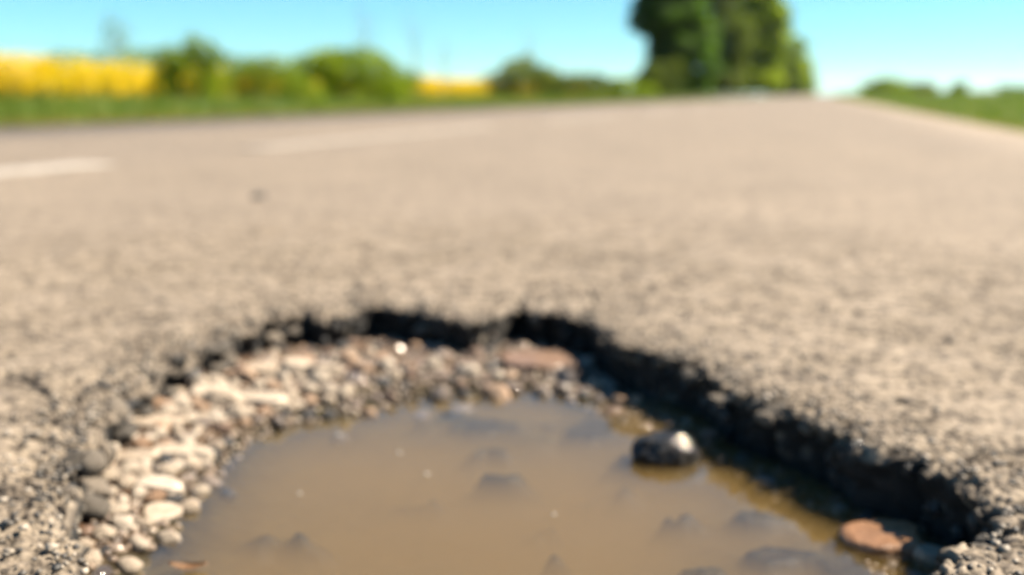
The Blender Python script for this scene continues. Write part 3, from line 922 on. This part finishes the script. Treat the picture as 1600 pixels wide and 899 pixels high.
# rapeseed in flower
CROPG = leaf_mat('rapeseed stem and leaf', [(0, (0.031, 0.062, 0.0124)), (1, (0.0682, 0.1054, 0.0186))], 0.3)
CROPY = leaf_mat('rapeseed flower', [(0, (0.5848, 0.3944, 0.00068)), (0.6, (0.6256, 0.4488, 0.00068)), (1, (0.6324, 0.4896, 0.00272))], 0.5)
def crop():
    r = np.random.default_rng(15)
    n = 11000
    x = -13.2 - 60 * r.random(n) ** 2.2
    y = 4 + 62 * r.random(n) ** 1.3
    h = 0.86 + 0.16 * (vnoise(np.stack([x, y], 1), 3.0, 8) - 0.5) + r.uniform(-0.08, 0.08, n) + 0.06 * sstep(25, 12, y)
    base = np.stack([x, y, np.full(n, -0.05)], 1)
    root = empty('rapeseed_crop', (-13.2, 20, -0.03))
    tag(root, 'yellow flowering rapeseed crop standing in the field left of the road', 'crop', kind='stuff')
    g = blades('stems', base - np.array(root.location), h, np.full(n, 0.02), 0.12, CROPG, 5); g.parent = root; tag(g, kind='stuff')
    m = 22
    rep = np.repeat(np.arange(n), m)
    zf = r.uniform(0.30, 1.02, n * m)
    P = base[rep] + np.stack([r.normal(0, 0.11, n * m), r.normal(0, 0.11, n * m), zf * h[rep]], 1)
    f = leaf_cloud(P - np.array(root.location), r.uniform(0.025, 0.055, n * m), r.random(n * m), 5, 'flowers', CROPY, root); tag(f, kind='stuff')
    m = 5
    rep = np.repeat(np.arange(n), m)
    P = base[rep] + np.stack([r.normal(0, 0.1, n * m), r.normal(0, 0.1, n * m), r.uniform(0.05, 0.45, n * m) * h[rep]], 1)
    f = leaf_cloud(P - np.array(root.location), r.uniform(0.04, 0.08, n * m), r.random(n * m), 6, 'leaves', CROPG, root); tag(f, kind='stuff')
crop()

# ------------------------------------------------------------------ shrubs and trees
def tube_arrays(paths, sides=6):
    VV = []; FF = []; off = 0
    for pts, rad in paths:
        pts = np.array(pts, float); n = len(pts)
        T = np.gradient(pts, axis=0); T /= np.linalg.norm(T, axis=1)[:, None] + 1e-9
        U = np.cross(T, np.array([0.31, 0.87, 0.11])); U /= np.linalg.norm(U, axis=1)[:, None] + 1e-9
        W = np.cross(T, U)
        a = np.linspace(0, 2 * math.pi, sides, endpoint=False)
        ring = pts[:, None] + np.array(rad)[:, None, None] * (np.cos(a)[None, :, None] * U[:, None] + np.sin(a)[None, :, None] * W[:, None])
        VV.append(ring.reshape(-1, 3))
        i = np.arange(sides); j = (i + 1) % sides
        for k in range(n - 1):
            FF.append(np.stack([k * sides + i, k * sides + j, (k + 1) * sides + j, (k + 1) * sides + i], 1) + off)
        off += n * sides
    return np.concatenate(VV), np.concatenate(FF)

def limb(p0, dirv, L, r0, r, n=6, wob=0.12, lift=0.25, r1=None):
    p = np.array(p0, float); d = np.array(dirv, float); d /= np.linalg.norm(d)
    pts = [p.copy()]
    for k in range(n):
        d = d + r.normal(0, wob, 3) + np.array([0, 0, lift / n]); d /= np.linalg.norm(d)
        p = p + d * L / n
        pts.append(p.copy())
    rad = np.linspace(r0, r0 * 0.15 if r1 is None else r1, n + 1)
    return pts, rad

def crown_points(lobes, n, r, shell=0.55):
    vol = np.array([l[3] * l[4] * l[5] for l in lobes]) ** 0.75
    idx = r.choice(len(lobes), n, p=vol / vol.sum())
    Lb = np.array(lobes)[idx]
    D = r.normal(size=(n, 3)); D /= np.linalg.norm(D, axis=1)[:, None]
    q = shell + (1 - shell) * r.random(n) ** 0.6
    bumpv = 0.72 + 0.55 * fbm(D * 1.0 + idx[:, None] * 5.1, 0.45, 3, 2)
    P = Lb[:, :3] + D * Lb[:, 3:6] * (q * bumpv)[:, None]
    hole = vnoise(P + 50, 0.22 * float(np.mean(Lb[:, 3])) + 0.05, 7)
    return P[hole > 0.30]

BARK = bark_mat('bark', (0.06, 0.045, 0.032), (0.14, 0.11, 0.085))
TWIG = bark_mat('twig', (0.13, 0.115, 0.10), (0.22, 0.19, 0.16))
LEAF = {
 'dark': leaf_mat('dark foliage', [(0, (0.03, 0.075, 0.016)), (0.6, (0.06, 0.12, 0.02)), (1, (0.10, 0.16, 0.026))], 0.62),
 'mid': leaf_mat('mid green foliage', [(0, (0.075, 0.125, 0.008)), (0.6, (0.16, 0.225, 0.012)), (1, (0.25, 0.29, 0.016))], 0.62),
 'light': leaf_mat('light green foliage', [(0, (0.0496, 0.0806, 0.00992)), (0.6, (0.093, 0.1302, 0.0155)), (1, (0.1364, 0.1612, 0.0217))], 0.45),
 'olive': leaf_mat('olive foliage', [(0, (0.06, 0.09, 0.012)), (0.6, (0.12, 0.15, 0.018)), (1, (0.18, 0.19, 0.022))], 0.5),
 'mix': leaf_mat('green foliage with yellow bloom', [(0, (0.05642, 0.111, 0.00806)), (0.65, (0.1581, 0.2207, 0.01116)), (0.85, (0.4514, 0.3503, 0.0124)), (1, (0.9027, 0.589, 0.00806))], 0.5),
}
def plant(name, label, cat, x, y, height, width, kind, seed, trunk_h=0.0, n=7000, leaf=None, lobes_n=9, group=None, peak=0.0, tall=False, bottom=0.12):
    r = np.random.default_rng(seed)
    root = empty(name, (x, y, -0.04))
    tag(root, label, cat, group)
    if name == 'shrub': height *= 1.1; width *= 1.12
    hw = width / 2
    lobes = []
    ch = height - trunk_h
    if tall:
        for k in range(lobes_n):
            u = (k + 0.5) / lobes_n
            rr_ = hw * (0.62 + 0.38 * math.sin(math.pi * min(1, 0.25 + u * 0.72))) * r.uniform(.84, .98)
            a = r.uniform(0, 6.28); of = hw * 0.2
            lobes.append((of * math.cos(a), of * math.sin(a), trunk_h + ch * (0.06 + u * 0.86), rr_, rr_, ch / lobes_n * 1.15))
        if trunk_h < 0.5:
            for k in range(5):
                a = k * 1.257
                lobes.append((hw * .5 * math.cos(a), hw * .5 * math.sin(a), ch * 0.07 + 0.3, hw * 0.5, hw * 0.5, ch * 0.09))
    else:
        lobes.append((0, 0, trunk_h + ch * 0.46, hw * 0.68, hw * 0.68, ch * 0.46))
        for k in range(lobes_n):
            a = k * 2.4 + r.uniform(-.4, .4)
            u = r.uniform(0.2, 0.78)
            rad = hw * (0.64 - 0.35 * abs(u - 0.35)) * r.uniform(.8, 1.05)
            lobes.append((rad * math.cos(a), rad * math.sin(a), trunk_h + ch * u, hw * r.uniform(.3, .44), hw * r.uniform(.3, .44), ch * r.uniform(.18, .28)))
        if peak: lobes.append((hw * 0.1, 0, trunk_h + ch * (0.86), hw * 0.28, hw * 0.28, ch * 0.2))
    P = crown_points(lobes, n, r)
    P = P[P[:, 2] > bottom * height * 0.3]
    lf = leaf or max(0.03, width * 0.035)
    S_ = r.uniform(0.6, 1.25, len(P)) * lf
    tone = np.clip(0.75 * vnoise(P, width * 0.22, seed) + 0.4 * r.random(len(P)) - 0.08, 0, 1)
    leaf_cloud(P, S_, tone, seed, 'crown', LEAF[kind], root)
    paths = []
    tr = max(0.02, height * 0.018)
    if trunk_h > 0 or tall:
        paths.append(limb((0, 0, 0), (0.02, 0.01, 1), height * 0.82, tr, r, 9, 0.03, 0))
        for k in range(11):
            z0 = trunk_h * 0.9 + (height * 0.7 - trunk_h * 0.9) * (k + 0.3) / 11
            a = k * 2.4 + r.uniform(-.3, .3)
            paths.append(limb((0, 0, z0), (math.cos(a), math.sin(a), 0.6), hw * 0.95, tr * 0.42, r))
    else:
        for k in range(9):
            a = k * 0.7 + r.uniform(-.3, .3)
            paths.append(limb((0.05 * hw * math.cos(a), 0.05 * hw * math.sin(a), 0), (math.cos(a) * .6, math.sin(a) * .6, 1), height * 0.85, tr * 0.7, r))
    V, F = tube_arrays(paths)
    link('trunk' if (trunk_h > 0 or tall) else 'branches', np_mesh('wood', V, F), BARK, root)
    return root

BG = 'shrubs along the left verge'
plant('shrub', 'small dark green pointed shrub at the end of the yellow field', 'shrub', -9.5, 13.7, 1.08, 1.2, 'mid', 1, n=6000, peak=1, leaf=0.035, group=BG)
plant('shrub', 'low shrub dotted with yellow between the dark pointed one and the wide round one', 'shrub', -9.5, 16.0, 0.95, 2.1, 'mix', 2, n=9000, leaf=0.035, group=BG)
plant('shrub', 'widest round green shrub on the left verge', 'shrub', -9.5, 19.5, 1.30, 2.9, 'mid', 3, n=12000, leaf=0.05, lobes_n=11, group=BG)
plant('shrub', 'olive green shrub right of the small yellow field gap', 'shrub', -9.5, 31.8, 1.42, 2.5, 'olive', 4, n=6000, leaf=0.06, peak=1, group=BG)
plant('shrub', 'low light green shrub right of the olive green one', 'shrub', -9.5, 39, 1.05, 3.0, 'light', 5, n=5000, leaf=0.07, group=BG)
plant('shrub', 'low green shrub left of the tall roadside trees', 'shrub', -9.4, 50, 1.1, 3.0, 'mid', 6, n=4000, leaf=0.08, group=BG)
plant('shrub', 'bright yellow green shrub at the foot of the dark tall tree', 'shrub', -8.6, 55, 2.0, 2.8, 'light', 7, n=6000, leaf=0.09, group=BG)
TG = 'tall roadside trees left of the road'
plant('roadside_tree', 'tall dark green tree, nearest in the roadside row', 'tree', -8.9, 62, 9.5, 5.0, 'dark', 11, 0.2, 22000, 0.22, 9, TG, tall=True)
plant('roadside_tree', 'light green slender tree standing right behind the dark nearest tree', 'tree', -8.5, 86, 10.5, 5.0, 'light', 12, 0.2, 14000, 0.2, 8, TG, tall=True)
plant('roadside_tree', 'tallest broad green tree on the right of the roadside row', 'tree', -8.6, 126, 17.0, 7.6, 'mid', 13, 0.2, 20000, 0.34, 8, TG, tall=True)
plant('roadside_tree', 'lower rounded green tree stepping down behind the tallest one', 'tree', -8.5, 232, 12.5, 11.0, 'mid', 14, 0.3, 9000, 0.45, 6, TG, tall=True)
plant('roadside_tree', 'farthest and smallest tree at the end of the roadside row', 'tree', -8.0, 330, 11.0, 11.0, 'mid', 15, 0.3, 7000, 0.45, 5, TG, tall=True)
RG = 'far shrubs right of the road'
plant('far_shrub', 'tallest far shrub beside the road on the right', 'shrub', 8.8, 168, 3.3, 8.6, 'mid', 21, n=5000, leaf=0.22, group=RG)
plant('far_shrub', 'middle far shrub on the right skyline', 'shrub', 16.5, 205, 2.9, 8.0, 'olive', 22, n=4000, leaf=0.25, group=RG)
plant('far_shrub', 'small round far shrub at the right end of the far shrubs', 'shrub', 24.5, 215, 3.0, 4.4, 'mid', 23, n=4000, leaf=0.25, group=RG)
FG = 'far trees behind the yellow field'
for k, (x, y, h, wd, kd, lab) in enumerate([
    (-118, 118, 9, 9, 'olive', 'hazy far tree behind the left end of the yellow field'),
    (-97, 114, 6.2, 12, 'mid', 'low hazy far tree left of the tall thin one'),
    (-95, 120, 11.5, 6.0, 'olive', 'tall thin hazy far tree rising over the yellow field'),
    (-85, 114, 6.4, 13, 'mid', 'low hazy far tree just right of the tall thin one'),
    (-77, 114, 5.6, 12, 'olive', 'low hazy far tree above the right end of the yellow field')]):
    plant('far_tree', lab, 'tree', x, y, h, wd, kd, 40 + k, 0.8, 700 if h > 8 else 2600, 0.28, 7, FG, tall=True)

# leafless saplings
def sapling(x, y, h, seed, label):
    r = np.random.default_rng(seed)
    root = empty('bare_sapling', (x, y, -0.04))
    tag(root, label, 'sapling', 'leafless saplings among the shrubs')
    paths = [limb((0, 0, 0), (0.03, 0.02, 1), h * 0.9, 0.018, r, 9, 0.04, 0)]
    link('trunk', np_mesh('trunk', *tube_arrays(paths)), TWIG, root)
    br = []
    main = np.array(paths[0][0])
    for k in range(16):
        i = 2 + int(k * 7 / 16)
        a = k * 2.4
        b_ = limb(main[i], (math.cos(a), math.sin(a), 1.3), h * r.uniform(.2, .38), 0.008, r, 5, 0.12, 0.5)
        br.append(b_)
        for j in range(4):
            q = b_[0][1 + j]
            br.append(limb(q, r.normal(size=3) + np.array([0, 0, 0.8]), h * r.uniform(.08, .16), 0.004, r, 3, 0.15, 0.3))
    link('branches', np_mesh('branches', *tube_arrays(br, 4)), TWIG, root)
sapling(-9.9, 20.8, 2.3, 1, 'leafless sapling rising out of the widest round shrub')
sapling(-10.6, 25.5, 2.5, 2, 'taller leafless sapling left above the small yellow field gap')
sapling(-10.6, 27.5, 1.9, 3, 'shorter leafless sapling above the small yellow field gap')
sapling(-9.8, 33.5, 2.4, 4, 'leafless sapling rising out of the olive green shrub')

# ------------------------------------------------------------------ far wood and hills
def far_wood():
    r = np.random.default_rng(61)
    n = 26000
    x = r.uniform(120, 900, n); y = 780 + r.uniform(-30, 30, n) - 0.25 * (x - 200)
    h = 7.5 * (0.55 + 0.6 * vnoise(np.stack([x, y * 0], 1), 22, 3))
    P = np.stack([x, y, h * r.random(n) ** 0.6], 1)
    o = leaf_cloud(P, r.uniform(0.8, 1.8, n), r.random(n), 62, 'far_wood', LEAF['dark'])
    tag(o, 'dark band of far woodland on the right skyline', 'wood', kind='stuff')
far_wood()
def hills():
    xs = np.linspace(-3500, 6000, 90); ys = np.linspace(3600, 6200, 14)
    X, Y = np.meshgrid(xs, ys)
    P = np.stack([X.ravel(), Y.ravel()], 1)
    u = (P[:, 1] - 3600) / 2600
    z = -1 + np.sin(math.pi * np.clip(u, 0, 1)) * (20 + 75 * fbm(P, 1300, 5) ** 1.2) * sstep(-400, 1500, P[:, 0] - 200)
    nx, ny = len(xs), len(ys)
    a = (np.arange(ny - 1)[:, None] * nx + np.arange(nx - 1)[None]).ravel()
    m = simple('far wooded hills', [(0.35, (0.024, 0.042, 0.012)), (0.65, (0.06, 0.072, 0.021))], 0.004)
    tag(link('hills', np_mesh('hills', np.stack([P[:, 0], P[:, 1], z], 1), np.stack([a, a + 1, a + nx + 1, a + nx], 1)), m), kind='structure')
hills()

# ------------------------------------------------------------------ air
def haze():
    bm = bmesh.new()
    bmesh.ops.create_cube(bm, size=1.0)
    me = bpy.data.meshes.new('haze'); bm.to_mesh(me); bm.free()
    m = bpy.data.materials.new('pale air'); m.use_nodes = True
    t = m.node_tree
    for n in list(t.nodes):
        if n.type != 'OUTPUT_MATERIAL': t.nodes.remove(n)
    out = [n for n in t.nodes if n.type == 'OUTPUT_MATERIAL'][0]
    pv = N(t, 'ShaderNodeVolumePrincipled')
    pv.inputs['Color'].default_value = (0.80, 0.93, 1.0, 1)
    pv.inputs['Density'].default_value = 0.00006
    pv.inputs['Anisotropy'].default_value = 0.2
    t.links.new(pv.outputs[0], out.inputs['Volume'])
    o = link('haze', me, m, None, (0, 4350, 59))
    o.scale = (18400, 9400, 122)
    tag(o, 'pale thin haze in the air over the fields', 'haze', kind='stuff')
haze()
